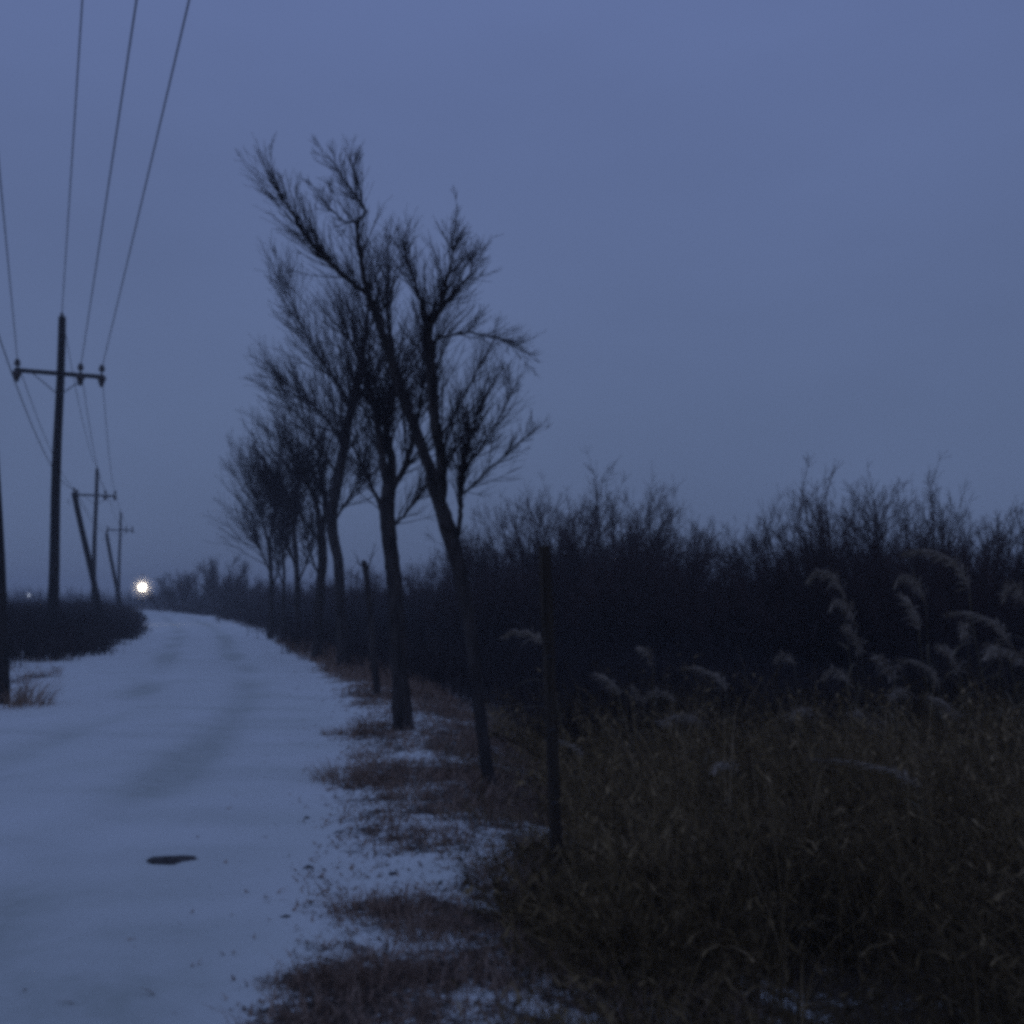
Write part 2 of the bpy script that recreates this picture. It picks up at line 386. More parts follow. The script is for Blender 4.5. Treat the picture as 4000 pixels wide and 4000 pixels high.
# ------------------------------------------------------------------ utility poles and wires
def pole_line():
    P = [np.array([2.0, -4.0]), np.array([-13.34, 32.0]), np.array([-27.0, 71.0]), np.array([-38.6, 108.0])]
    dirs = []
    for i in range(4):
        a = P[max(i - 1, 0)]; b = P[min(i + 1, 3)]; v = b - a; dirs.append(v / np.linalg.norm(v))
    shaft = Tubes()
    zz = np.linspace(-0.3, 9.86, 12); rs = np.random.RandomState(2)
    pts = np.stack([0.02 * np.sin(zz * 0.9), 0.015 * np.cos(zz * 0.7), zz], -1)
    shaft.add(pts, np.linspace(0.165, 0.105, 12), 14, wob=0.015, rng=rs)
    shaft_me = shaft.build('pole_shaft')
    arm_me = box_mesh('crossarm', 2.46, 0.10, 0.12, 0.012)
    ins_me = lathe('insulator', [(0.0, -0.27), (0.03, -0.27), (0.05, -0.24), (0.045, -0.20), (0.075, -0.16), (0.07, -0.12), (0.10, -0.08), (0.095, -0.03), (0.02, -0.02), (0.02, 0.10), (0.055, 0.11), (0.075, 0.15), (0.05, 0.19), (0.06, 0.22), (0.03, 0.26), (0, 0.265)], 14)
    br = Tubes(); br.add([(0, 0, 0), (0.75, 0, 0.62)], [0.016, 0.016], 6); br_me = br.build('brace')
    LAB = {1: 'tall dark wooden utility pole with crossarm and insulators, nearest and largest at left',
           2: 'smaller hazy utility pole with crossarm beside the leaning pole, second along the line',
           3: 'faintest and smallest utility pole with crossarm, just left of the bright lamp'}
    att = []
    for i in range(4):
        ax = np.array([dirs[i][1], -dirs[i][0]])
        if i == 0: ax = np.array([0.92, 0.392])
        dz = 1.0 if i == 0 else 0.0
        zg = float(height(*P[i]))
        ztop = 9.86 + dz; zarm = 8.13 + dz
        if i > 0:
            rt = empty('utility_pole', (P[i][0], P[i][1], 0), math.atan2(ax[1], ax[0]))
            tag(rt, LAB[i], 'utility pole', 'utility poles along the path')
            s = obj('pole_shaft', shaft_me, M_POLE, rt)
            a = obj('crossarm', arm_me, M_POLE, rt, (0.0, -0.15, zarm - 0.06))
            a.rotation_euler = (0, radians(0.8), 0)
            for u in (-1.15, 0.56, 1.15): obj('insulator', ins_me, M_PORC, rt, (u, -0.15, zarm + 0.02)).scale = (1.35, 1.35, 1.25)
            for sgn in (1, -1):
                b_ = obj('brace', br_me, M_STEEL, rt, (0.05 * sgn, -0.215, zarm - 0.62)); b_.scale = (sgn, 1, 1)
            obj('insulator', ins_me, M_PORC, rt, (0.0, 0.02, ztop - 0.02)).scale = (0.8, 0.8, 0.6)
        att.append([np.array([P[i][0] + ax[0] * u, P[i][1] + ax[1] * u, (ztop + 0.13) if u == 0 else zarm + 0.27]) for u in (0, -1.15, 0.56, 1.15)])
    WL = ['thin power wire running to the tip of the nearest pole', 'thin power wire at far left, running to the crossarm left end',
          'thin power wire running to the crossarm insulator just right of the pole', 'rightmost thin power wire, running to the crossarm right end']
    for w in range(4):
        pts = []
        for i in range(3):
            a, b = att[i][w], att[i + 1][w]
            for t in np.linspace(0, 1, 25)[(0 if i == 0 else 1):]:
                p = a + (b - a) * t; p[2] -= (0.10 if i == 0 else 0.7) * 4 * t * (1 - t); pts.append(p)
        T = Tubes(); T.add(pts, [0.0115] * len(pts), 5)
        tag(obj('power_wire', T.build('power_wire'), M_WIRE), WL[w], 'wire', 'power wires overhead')
pole_line()

def old_line():
    spec = [((2, 2745), 16.4, (-62, 1180), 0.13, 'dark leaning pole cut by the left edge of the picture', 16.6),
            ((398, 2440), 45.0, (292, 1925), 0.13, 'short bare pole leaning left between the two nearest utility poles', 44.2),
            ((472, 2400), 74.0, (418, 2085), 0.13, 'small hazy leaning pole near the bright lamp', 73.0)]
    ins_me = lathe('insulator', [(0, 0), (0.02, 0), (0.02, 0.08), (0.05, 0.09), (0.06, 0.13), (0.035, 0.17), (0.045, 0.19), (0, 0.22)], 10)
    tops = []
    for (b, Y, tpx, rad, lab, Yt) in spec:
        B = at(b[0], b[1], Y); T_ = at(tpx[0], tpx[1], Yt)
        dr = (T_ - B); zb = float(height(B[0], B[1])) - 0.3
        B = T_ - dr / dr[2] * (T_[2] - zb)
        tb = Tubes(); t = np.linspace(0, 1, 9)[:, None]
        pts = (T_ - B)[None] * t + np.stack([0.03 * np.sin(t[:, 0] * 5), 0 * t[:, 0], 0 * t[:, 0]], -1)
        tb.add(pts, np.linspace(rad, rad * 0.82, 9), 12, wob=0.02, rng=np.random.RandomState(4))
        rt = empty('leaning_pole', B); tag(rt, lab, 'pole', 'old leaning poles')
        obj('pole_shaft', tb.build('pole_shaft'), M_POLE, rt)
        tip = (pts[-1]).copy()
        obj('insulator', ins_me, M_PORC, rt, tip + np.array([0, -0.02, 0.0]))
        st = Tubes(); st.add([tip + np.array([-0.13, -0.10, -0.5]), tip + np.array([-0.16, -0.16, -0.4]), tip + np.array([-0.16, -0.16, -0.25])], [0.012] * 3, 6)
        obj('bracket', st.build('bracket'), M_STEEL, rt)
        tops.append(T_ + np.array([0, 0, 0.15]))
    pts = []
    for i in range(2):
        a, b = tops[i], tops[i + 1]
        for t in np.linspace(0, 1, 25)[(0 if i == 0 else 1):]:
            p = a + (b - a) * t; p[2] -= (0.75 if i == 0 else 0.5) * 4 * t * (1 - t); pts.append(p)
    T = Tubes(); T.add(pts, [0.011] * len(pts), 5)
    tag(obj('slack_wire', T.build('slack_wire'), M_WIRE), 'slack wire sagging from the left edge down to the leaning pole', 'wire')
old_line()

# ------------------------------------------------------------------ lamps
def lamp(px, py, Y, rad, strength, colr, label, name='lamp_post'):
    P = at(px, py, Y)
    zg = float(height(P[0], P[1]))
    rt = empty(name, (P[0], P[1], zg)); H = P[2] - zg
    tag(rt, label, 'lamp')
    tb = Tubes(); zz = np.array([0, 0.1, 0.12, H * 0.5, H - rad * 1.05]); tb.add(np.stack([0 * zz, 0 * zz, zz], -1), [0.09, 0.09, 0.05, 0.045, 0.04], 12)
    obj('post', tb.build('post'), M_STEEL, rt)
    m = bpy.data.materials.new('lamp_bulb'); m.use_nodes = True
    b = m.node_tree.nodes['Principled BSDF']
    b.inputs['Base Color'].default_value = (0.9, 0.9, 0.88, 1)
    b.inputs['Emission Color'].default_value = (*colr, 1); b.inputs['Emission Strength'].default_value = strength
    gl = None
    for nm, fr, dn in (('glow_shell', 1.0, 0.16), ('inner_glow', 0.74, 0.30), ('inner_glow', 0.50, 0.55)):   # oversized scattering shells added to imitate lens bloom, denser towards the middle
        g = bpy.data.materials.new('bloom_volume'); g.use_nodes = True; gt = g.node_tree; gt.nodes.clear()
        gv = gt.nodes.new('ShaderNodeVolumePrincipled'); gv.inputs['Color'].default_value = (0.97, 0.95, 0.92, 1); gv.inputs['Density'].default_value = dn / rad
        go = gt.nodes.new('ShaderNodeOutputMaterial'); gt.links.new(gv.outputs[0], go.inputs['Volume'])
        rg = rad * fr; prof = [(max(rg * sin(t), 0.0005), H - rg * cos(t)) for t in np.linspace(0.0, pi, 18)]
        sh = obj(nm, lathe(nm, prof, 28), g, gl or rt); gl = gl or sh
    rb = rad * 0.25
    prof = [(max(rb * sin(t), 0.0005), H - rb * cos(t)) for t in np.linspace(0.0, pi, 14)]
    obj('bulb', lathe('bulb', prof, 20), m, gl)
    r2 = rad * 0.45                                                # small fittings at the top and bottom of the bloom shells
    cup = [(0.045, H - rad * 1.10), (r2 * 0.45, H - rad * 1.05), (r2 * 0.62, H - rad * 0.985), (r2 * 0.58, H - rad * 0.98), (0.03, H - rad * 1.01)]
    obj('cup', lathe('cup', cup, 20), M_STEEL, rt)
    cap = [(0.001, H + rad * 1.06), (r2 * 0.25, H + rad * 1.045), (r2 * 0.45, H + rad * 0.99), (r2 * 0.42, H + rad * 0.985), (0.001, H + rad * 1.01)]
    obj('cap', lathe('cap', cap, 20), M_STEEL, rt)
lamp(556, 2293, 62.0, 0.70, 14.0, (1.0, 0.88, 0.72), 'bright white lamp glowing beside the far bend of the snowy path')
lamp(112, 2325, 118.0, 0.42, 1.0, (0.80, 0.88, 1.0), 'dim pale distant lamp low at left, behind the dark brush')

# ------------------------------------------------------------------ bare trees
def unit(v): return v / (np.linalg.norm(v) + 1e-9)
def grow(out, rng, p, d, L, r, lvl, cfg):
    n = max(3, int(L / cfg['seg']))
    pts = [np.array(p, float)]; d = unit(np.array(d, float)); dd = [d]
    for i in range(n):
        d = unit(d + cfg['jit'] * rng.normal(size=3) + np.array([0, 0, cfg['up']]))
        pts.append(pts[-1] + d * (L / n)); dd.append(d)
    rad = np.linspace(r, max(r * 0.35, cfg['rmin']), n + 1)
    out.append((pts, rad, 3 if r < 0.012 else 5))
    if lvl < cfg['lv']: spawn(out, rng, pts, rad, L, lvl, cfg, cfg['t0'])
def spawn(out, rng, pts, rad, L, lvl, cfg, t0, num=None, lscale=None, bias=None):
    pts = np.asarray(pts, float); n = len(pts) - 1
    k = num if num is not None else max(1, int(cfg['n'][min(lvl, len(cfg['n']) - 1)] * rng.uniform(0.7, 1.3)))
    for _ in range(k):
        t = rng.uniform(t0, 1.0); f = t * n; i = min(int(f), n - 1); w = f - i
        p = pts[i] * (1 - w) + pts[i + 1] * w
        tg = unit(pts[i + 1] - pts[i])
        ax = unit(np.cross(tg, rng.normal(size=3)))
        if bias is not None: ax = unit(ax + np.array(bias) * rng.uniform(0.3, 1.2)); 
        a = radians(rng.uniform(*cfg['ang']))
        d = tg * cos(a) + ax * sin(a)
        l = (lscale if lscale is not None else L * rng.uniform(*cfg['lr'])) * (1.15 - 0.55 * t) * rng.uniform(0.7, 1.25)
        r = max(min(np.interp(f, range(n + 1), rad) * 0.6, cfg.get('r0', 0.0025) + l * 0.008), cfg['rmin'])
        grow(out, rng, p, d, l, r, lvl + 1, cfg)

def smooth_line(ctrl, n=6):
    c = np.asarray(ctrl, float)
    if len(c) < 3: return np.stack([np.interp(np.linspace(0, 1, n), np.linspace(0, 1, len(c)), c[:, k]) for k in range(c.shape[1])], -1)
    P = np.vstack([2 * c[0] - c[1], c, 2 * c[-1] - c[-2]]); o = []
    for i in range(1, len(P) - 2):
        for t in np.linspace(0, 1, n, endpoint=False):
            a, b, cc, dd = P[i - 1], P[i], P[i + 1], P[i + 2]
            o.append(0.5 * (2 * b + (cc - a) * t + (2 * a - 5 * b + 4 * cc - dd) * t * t + (3 * b - a - 3 * cc + dd) * t ** 3))
    o.append(c[-1]); return np.array(o)

CFG = dict(seg=0.16, jit=0.055, up=0.075, rmin=0.0016, lv=3, t0=0.10, n=[9, 10, 8, 3], ang=(14, 40), lr=(0.38, 0.66))
def row_tree(seed, label, Y, trunk, limbs, cfg=None, dens=1.65, leng=1.15, group='bare trees in a row on the verge'):
    """trunk / limbs: (pixel x, pixel y, radius m, depth offset m); each limb: (points, twig count, twig length, sideways bias)"""
    rng = np.random.RandomState(seed); cfg = dict(CFG, **(cfg or {}))
    def conv(L):
        c = np.array([[*at(p[0], p[1], Y + p[3]), p[2]] for p in L])
        s = smooth_line(c, 6); return s[:, :3], np.maximum(s[:, 3], 0.003)
    tp, tr = conv(trunk)
    base = tp[0].copy(); zg = float(height(base[0], base[1]))
    tp[0, 2] = min(tp[0, 2], zg - 0.05)
    rt = empty('bare_tree', (base[0], base[1], zg)); O = np.array([base[0], base[1], zg])
    tag(rt, label, 'tree', group)
    tr = tr * (1 + 0.35 * np.exp(-np.linspace(0, 1, len(tr)) * 14))
    tb = Tubes(); tb.add(tp - O, tr, 11, wob=0.045, rng=rng)
    obj('trunk', tb.build('trunk'), M_BARK, rt)
    out = []
    for (L, num, tl, bias) in limbs:
        lp, lr_ = conv(L)
        lp = lp + np.concatenate([[[0, 0, 0]], 0.005 * rng.normal(size=(len(lp) - 1, 3))])
        lb = Tubes(); lb.add(lp - O, lr_, 8, wob=0.05, rng=rng)
        obj('limb', lb.build('limb'), M_BARK, rt)
        if num: spawn(out, rng, lp, lr_, 1.0, 1, cfg, 0.10, max(2, int(num * dens)), tl * leng, bias)
    tw = Tubes()
    for (p, r_, k) in out: tw.add(np.array(p) - O, r_, k, cap=False)
    tag(obj('crown', tw.build('crown'), M_TWIG, rt), kind='stuff')

# 1: the nearest tree, leaning left over the path
row_tree(11, 'nearest bare tree, thin trunk leaning left, standing right of the others', 9.4,
    [(1926, 3095, .058, 0), (1903, 3008, .053, 0), (1872, 2760, .053, .05), (1845, 2520, .056, .08), (1822, 2370, .060, .1), (1793, 2215, .066, .12), (1748, 2060, .074, .15), (1708, 1940, .062, .2), (1680, 1860, .058, .2)],
    [([(1690, 1880, .052, .2), (1640, 1720, .048, .25), (1585, 1590, .045, .3), (1540, 1450, .042, .35), (1500, 1320, .040, .3), (1462, 1210, .036, .3), (1435, 1140, .030, .25), (1410, 1000, .021, .2), (1392, 890, .017, .1), (1396, 862, .015, .1)], 26, 0.50, None),
     ([(1440, 1150, .026, .25), (1380, 1110, .021, .15), (1290, 1030, .019, 0), (1200, 930, .016, -.15), (1120, 800, .010, -.3), (1040, 690, .004, -.4)], 30, 0.42, (-.2, 0, .5)),
     ([(1396, 866, .013, .1), (1428, 825, .012, .05), (1395, 770, .010, 0), (1340, 690, .007, -.1), (1275, 600, .003, -.2)], 14, 0.28, None),
     ([(1396, 870, .011, .1), (1340, 860, .008, .2), (1270, 790, .006, .3), (1200, 700, .003, .4)], 10, 0.25, None),
     ([(1415, 815, .008, .0), (1400, 720, .007, .1), (1365, 600, .003, .2)], 8, 0.25, None),
     ([(1728, 1990, .046, .2), (1722, 1800, .046, 0), (1700, 1640, .045, -.2), (1684, 1460, .046, -.3), (1672, 1320, .044, -.35), (1680, 1240, .034, -.4)], 30, 0.55, (.35, 0, .2)),
     ([(1676, 1290, .026, -.38), (1720, 1190, .020, -.5), (1745, 1090, .014, -.6), (1765, 1010, .008, -.7), (1770, 960, .004, -.7)], 20, 0.32, None),
     ([(1766, 1000, .006, -.7), (1776, 900, .004, -.75), (1786, 800, .002, -.8)], 3, 0.2, None),
     ([(1676, 1270, .022, -.38), (1640, 1170, .016, -.3), (1600, 1050, .010, -.2), (1570, 930, .004, -.1)], 18, 0.35, None),
     ([(1690, 1260, .020, -.4), (1760, 1160, .016, -.3), (1830, 1080, .010, -.1), (1850, 1010, .004, 0)], 18, 0.32, None),
     ([(1700, 1330, .012, -.35), (1800, 1300, .009, -.5), (1910, 1310, .006, -.7), (1980, 1340, .004, -.8), (2035, 1400, .002, -.9)], 16, 0.30, None),
     ([(1790, 2090, .022, .1), (1802, 1975, .019, .0), (1796, 1880, .016, -.1), (1815, 1780, .012, -.2), (1860, 1640, .008, -.3), (1920, 1480, .003, -.4)], 30, 0.48, (.6, 0, .1)),
     ([(1798, 1940, .011, -.05), (1860, 1880, .009, -.15), (1960, 1790, .006, -.3), (2070, 1690, .003, -.5)], 14, 0.30, None),
     ([(1800, 1860, .010, -.1), (1870, 1760, .008, .1), (1960, 1620, .006, .3), (2010, 1480, .003, .4)], 16, 0.34, None),
     ([(1720, 1720, .012, 0), (1790, 1590, .009, .2), (1870, 1440, .006, .4), (1950, 1280, .003, .6)], 18, 0.34, None),
     ([(1755, 2065, .022, .1), (1738, 2062, .020, .02), (1722, 2052, .016, -.06)], 0, 0, None)])
# 2: second tree, straighter and thicker, forked
row_tree(12, 'second bare tree along the path, thick upright trunk forking high up', 13.2,
    [(1578, 2890, .120, 0), (1566, 2700, .105, 0), (1556, 2530, .102, 0), (1543, 2300, .096, .05), (1524, 2130, .094, .1), (1512, 2000, .095, .15), (1520, 1900, .088, .2)],
    [([(1520, 1930, .070, .2), (1492, 1780, .052, .2), (1470, 1640, .040, .1), (1440, 1500, .026, 0), (1390, 1380, .014, -.2), (1330, 1230, .005, -.4)], 44, 0.85, (-.3, 0, .3)),
     ([(1520, 1930, .066, .2), (1530, 1800, .056, .35), (1508, 1650, .046, .5), (1545, 1510, .040, .6), (1535, 1375, .030, .7), (1510, 1180, .018, .8), (1520, 980, .006, .9)], 44, 0.85, None),
     ([(1530, 1920, .042, .2), (1590, 1800, .034, .1), (1620, 1680, .026, -.1), (1650, 1540, .016, -.3), (1680, 1380, .006, -.5)], 30, 0.75, None),
     ([(1512, 2040, .030, .15), (1450, 1900, .022, .4), (1390, 1760, .013, .7), (1330, 1620, .005, .9)], 24, 0.7, None),
     ([(1520, 2080, .022, .1), (1590, 2000, .016, -.1), (1660, 1900, .009, -.4), (1720, 1830, .004, -.6)], 16, 0.5, None)])
# 3 + 4: crossing pair further on
row_tree(13, 'third bare tree along the path, tall trunk bending right and crossing its neighbour', 25.0,
    [(1345, 2625, .150, 0), (1338, 2480, .125, 0), (1330, 2345, .120, 0), (1322, 2200, .120, .1), (1300, 2090, .125, .2), (1300, 1990, .125, .2), (1326, 1850, .120, .2)],
    [([(1320, 1880, .115, .2), (1345, 1740, .110, .1), (1368, 1620, .100, 0), (1408, 1450, .092, -.1), (1424, 1330, .060, -.2), (1440, 1200, .026, -.3), (1460, 1080, .008, -.4)], 46, 1.7, None),
     ([(1372, 1610, .055, 0), (1320, 1500, .040, -.3), (1240, 1390, .026, -.6), (1170, 1250, .014, -.9), (1110, 1090, .005, -1.2)], 40, 1.2, (-.2, 0, .4)),
     ([(1345, 1740, .042, .1), (1260, 1620, .030, .5), (1160, 1530, .018, .9), (1040, 1440, .005, 1.3)], 40, 1.2, (-.1, 0, .5)),
     ([(1320, 1860, .036, .2), (1240, 1730, .024, -.3), (1160, 1620, .013, -.7), (1050, 1520, .005, -1.0)], 24, 1.0, None),
     ([(1305, 2040, .034, .2), (1370, 1930, .022, -.3), (1430, 1830, .012, -.8), (1480, 1720, .005, -1.1)], 24, 1.0, None)],
    dict(seg=0.35, rmin=0.0042), 1.35, 1.12)
row_tree(14, 'fourth bare tree along the path, short dark trunk leaning right under a twiggy crown', 27.5,
    [(1238, 2600, .150, 0), (1240, 2470, .130, 0), (1250, 2300, .120, 0), (1262, 2180, .115, 0), (1256, 2080, .105, .1)],
    [([(1258, 2100, .090, .1), (1240, 1990, .070, 0), (1205, 1890, .045, -.2), (1160, 1800, .026, -.4), (1112, 1715, .008, -.6)], 44, 1.5, None),
     ([(1258, 2090, .080, .1), (1272, 1960, .058, .4), (1255, 1840, .036, .7), (1235, 1720, .010, 1.0)], 44, 1.4, None),
     ([(1262, 2140, .040, .1), (1180, 2020, .028, .5), (1090, 1930, .016, .9), (1000, 1850, .006, 1.2)], 34, 1.2, None),
     ([(1252, 2270, .036, 0), (1215, 2170, .024, -.3), (1190, 2080, .008, -.6)], 20, 1.1, None)],
    dict(seg=0.35, rmin=0.0045), 1.05, 1.12)
row_tree(15, 'thin snapped dead tree stub between the second and third bare trees', 17.6,
    [(1478, 2735, .060, 0), (1462, 2590, .054, 0), (1442, 2345, .050, 0), (1426, 2215, .050, 0), (1418, 2192, .034, 0)],
    [([(1430, 2250, .016, 0), (1448, 2190, .010, -.1), (1466, 2120, .004, -.2)], 3, 0.2, None),
     ([(1424, 2215, .018, 0), (1405, 2205, .012, .1), (1392, 2170, .004, .2)], 2, 0.2, None)], dict(lv=2))
row_tree(16, 'slender hazy bare tree left of the crossing pair, with upswept twigs', 34.0,
    [(1160, 2560, .105, 0), (1162, 2400, .090, 0), (1158, 2200, .080, 0), (1146, 2060, .070, 0)],
    [([(1148, 2080, .060, 0), (1128, 1960, .040, -.3), (1100, 1880, .020, -.6), (1065, 1790, .008, -.9)], 40, 1.7, None),
     ([(1148, 2080, .056, 0), (1160, 1950, .038, .4), (1165, 1830, .010, .9)], 36, 1.6, None),
     ([(1158, 2230, .040, 0), (1120, 2120, .026, .4), (1085, 2030, .008, .8)], 26, 1.4, None),
     ([(1160, 2290, .036, 0), (1205, 2180, .024, -.4), (1230, 2080, .008, -.7)], 22, 1.3, None)], dict(seg=0.45, rmin=0.0055), 0.95, 1.15)
row_tree(17, 'faint bare tree with spreading crown, farthest left of the trees on the verge', 42.0,
    [(1056, 2520, .110, 0), (1060, 2380, .095, 0), (1058, 2220, .085, 0), (1048, 2110, .075, 0)],
    [([(1050, 2130, .060, 0), (1020, 2010, .040, -.5), (990, 1920, .022, -.9), (965, 1840, .008, -1.2)], 40, 1.9, None),
     ([(1050, 2130, .056, 0), (1072, 2000, .036, .5), (1070, 1880, .010, 1.0)], 40, 1.8, None),
     ([(1058, 2240, .042, 0), (1010, 2140, .026, -.4), (960, 2060, .008, -.8)], 26, 1.7, None),
     ([(1060, 2320, .036, 0), (1085, 2210, .022, .4), (1095, 2120, .008, .7)], 20, 1.5, None)], dict(seg=0.5, rmin=0.0065), 1.0, 1.15)
row_tree(18, 'small hazy bare sapling between the two faint trees at the verge', 38.0,
    [(1108, 2540, .075, 0), (1106, 2380, .065, 0), (1110, 2240, .055, 0), (1104, 2150, .048, 0)],
    [([(1105, 2170, .042, 0), (1092, 2060, .028, .2), (1078, 1960, .008, .5)], 34, 1.3, None),
     ([(1105, 2170, .036, 0), (1120, 2080, .022, -.2), (1130, 1990, .008, -.5)], 26, 1.2, None),
     ([(1108, 2300, .030, 0), (1085, 2210, .018, .3), (1070, 2130, .007, .5)], 20, 1.2, None)], dict(seg=0.45, rmin=0.0055), 0.95, 1.15)

# ------------------------------------------------------------------ shrubs of the thicket
def shrub_variant(seed, stems, spread, tw, lv=3, single=False):
    """unit-height many-stemmed bare shrub: returns (stem mesh, twig mesh)"""
    rng = np.random.RandomState(seed)
    cfg = dict(seg=0.06, jit=0.10, up=0.05, rmin=0.0009, lv=lv, t0=0.12, n=[9, 10, 8], ang=(16, 52), lr=(0.34, 0.58), r0=0.0006)
    S = Tubes(); W = []
    for i in range(stems):
        a = rng.uniform(0, 2 * pi); q = spread * math.sqrt(rng.uniform(0, 1))
        p = np.array([cos(a) * q * 0.2, sin(a) * q * 0.2, 0])
        d = unit(np.array([cos(a) * q * 1.25, sin(a) * q * 1.25, 1.0]))
        k_ = 1 / math.sqrt((d[0] ** 2 + d[1] ** 2) / 0.62 ** 2 + d[2] ** 2 / 0.80 ** 2)      # stems end on a rounded dome
        L = k_ * (rng.uniform(0.90, 1.02) if not single else rng.uniform(0.8, 1.0)); n = 9
        pts = [p]
        for k in range(n):
            d = unit(d + 0.06 * rng.normal(size=3) + np.array([0, 0, 0.02])); pts.append(pts[-1] + d * L / n)
        rad = np.linspace(0.010, 0.0018, n + 1) * (1.8 if single else 1)
        S.add(pts, rad, 5)
        spawn(W, rng, pts, rad, L, 1, cfg, 0.16 if not single else 0.3, tw, 0.24)
    T = Tubes()
    for (p, r_, k) in W: T.add(p, r_, 3, cap=False)
    return S.build('stems'), T.build('twigs')
VAR = [shrub_variant(31, 34, 0.85, 15), shrub_variant(32, 38, 1.0, 14), shrub_variant(33, 30, 0.75, 17), shrub_variant(34, 34, 0.95, 15)]
TREEV = [shrub_variant(41, 10, 0.55, 34, single=True), shrub_variant(42, 8, 0.42, 42, single=True)]
def shrub(px, ytop, Y, v, wide, label, rz, group='shrubs of the dark thicket', name='bare_shrub', cat='shrub', tree=False):
    P = at(px, ytop, Y); zg = float(height(P[0], Y))
    H = (P[2] - zg) * 1.16
    rt = empty(name, (P[0], Y, zg - 0.03), rz); rt.scale = (H * wide, H * wide, H)
    tag(rt, label, cat, group)
    st, tw = (TREEV if tree else VAR)[v]
    obj('trunk' if tree else 'stems', st, M_SHRUB, rt); tag(obj('crown', tw, M_SHRUB, rt), kind='stuff')
BACK = 'bare shrub merging into the unbroken dark thicket behind the tall dry grass'
FRONT = [
    (2285, 1815, 40, 3, 0.95, 'tall rounded bare shrub making the bluish dome above the timber post', 0.3),
    (2130, 1895, 42, 0, 0.90, 'bluish bare shrub on the left shoulder of the thicket dome', 1.1),
    (2420, 1885, 38, 1, 0.85, 'bare shrub on the right shoulder of the thicket dome', 2.0),
    (2590, 1985, 34, 2, 0.85, 'bare shrub where the thicket slopes down right of the dome', 0.7),
    (2760, 2040, 32, 0, 0.80, 'low bare shrub at the left side of the dip in the thicket', 2.6),
    (2900, 2060, 30, 3, 0.80, 'lowest bare shrub at the bottom of the dip in the thicket', 4.0),
    (3060, 1960, 27, 2, 0.70, 'bare shrub rising on the right side of the dip in the thicket', 5.2),
    (3240, 1815, 25, 1, 0.85, 'tallest dark purplish bare shrub, above the arching reed plumes', 0.9),
    (3430, 1880, 26, 0, 0.75, 'bare shrub between the two peaks at the right of the thicket', 3.3),
    (3620, 1835, 27, 3, 0.85, 'bushy bare shrub forming the rightmost peak of the thicket', 1.7),
    (3800, 1925, 25, 2, 0.78, 'bare shrub on the slope right of the rightmost thicket peak', 2.2),
    (3970, 1995, 24, 1, 0.80, 'bare shrub at the right edge of the picture', 4.4),
    (1930, 2030, 48, 2, 0.80, 'hazy bare shrub just right of the nearest tree trunk', 5.0),
    (1790, 2110, 55, 1, 0.85, 'low hazy bare shrub behind the nearest tree trunk', 3.0),
    (1650, 2165, 60, 0, 0.95, 'hazy bare shrub seen between the two nearest trunks', 0.2),
    (1500, 2185, 66, 3, 0.95, 'hazy bare shrub behind the second tree trunk', 1.4),
    (1380, 2200, 72, 1, 0.95, 'hazy bare shrub behind the snapped stub', 2.4),
    (1230, 2230, 80, 2, 1.0, 'hazy bare shrub behind the crossing pair of trees', 3.9),
    (1110, 2260, 88, 0, 1.0, 'hazy bare shrub behind the faint trees on the verge', 5.5)]
for (px, yt, Y, v, w, lab, rz) in FRONT: shrub(px, yt, Y, v, w, lab, rz)
rr = random.Random(8)
ORD = 'first second third fourth fifth sixth seventh eighth ninth tenth eleventh twelfth thirteenth fourteenth fifteenth sixteenth seventeenth eighteenth'.split()
for i in range(18):
    px = 1920 + i * 122 + rr.uniform(-30, 30)
    top = np.interp(px, [1900, 2280, 2750, 2900, 3240, 3600, 4000, 4200], [2190, 2110, 2200, 2220, 2090, 2060, 2130, 2150]) + rr.uniform(-25, 50)
    shrub(px, top, np.interp(px, [1900, 4100], [34, 19.5]) + rr.uniform(-2, 2), i % 4, 0.95,
          'low bare shrub in the front of the thicket, %s from the left along the grass' % ORD[i], rr.uniform(0, 6), 'low shrubs at the front of the thicket')
FAR = [(640, 2285, 118, 'faint low tree beside the glow of the lamp, leftmost of the far trees', 1.2),
       (705, 2225, 112, 'faint far tree, second right of the lamp, beyond the path', 0.9),
       (765, 2185, 115, 'faint thin far tree beyond the path, just left of the tallest far one', 0.6),
       (845, 2150, 108, 'tallest of the far trees beyond the path, dark rounded crown', 0.75),
       (905, 2215, 104, 'faint far tree on the right flank of the tallest far one', 0.9),
       (965, 2240, 100, 'faint far tree in the gap before the verge trees', 1.0),
       (1030, 2235, 96, 'faint far tree partly behind the leftmost verge tree', 1.0)]
for i, (px, yt, Y, lab, w) in enumerate(FAR):
    shrub(px, yt, Y, i % 2, w * 1.1, lab, i * 1.3, 'far trees beyond the bend', 'far_tree', 'tree', True)
    
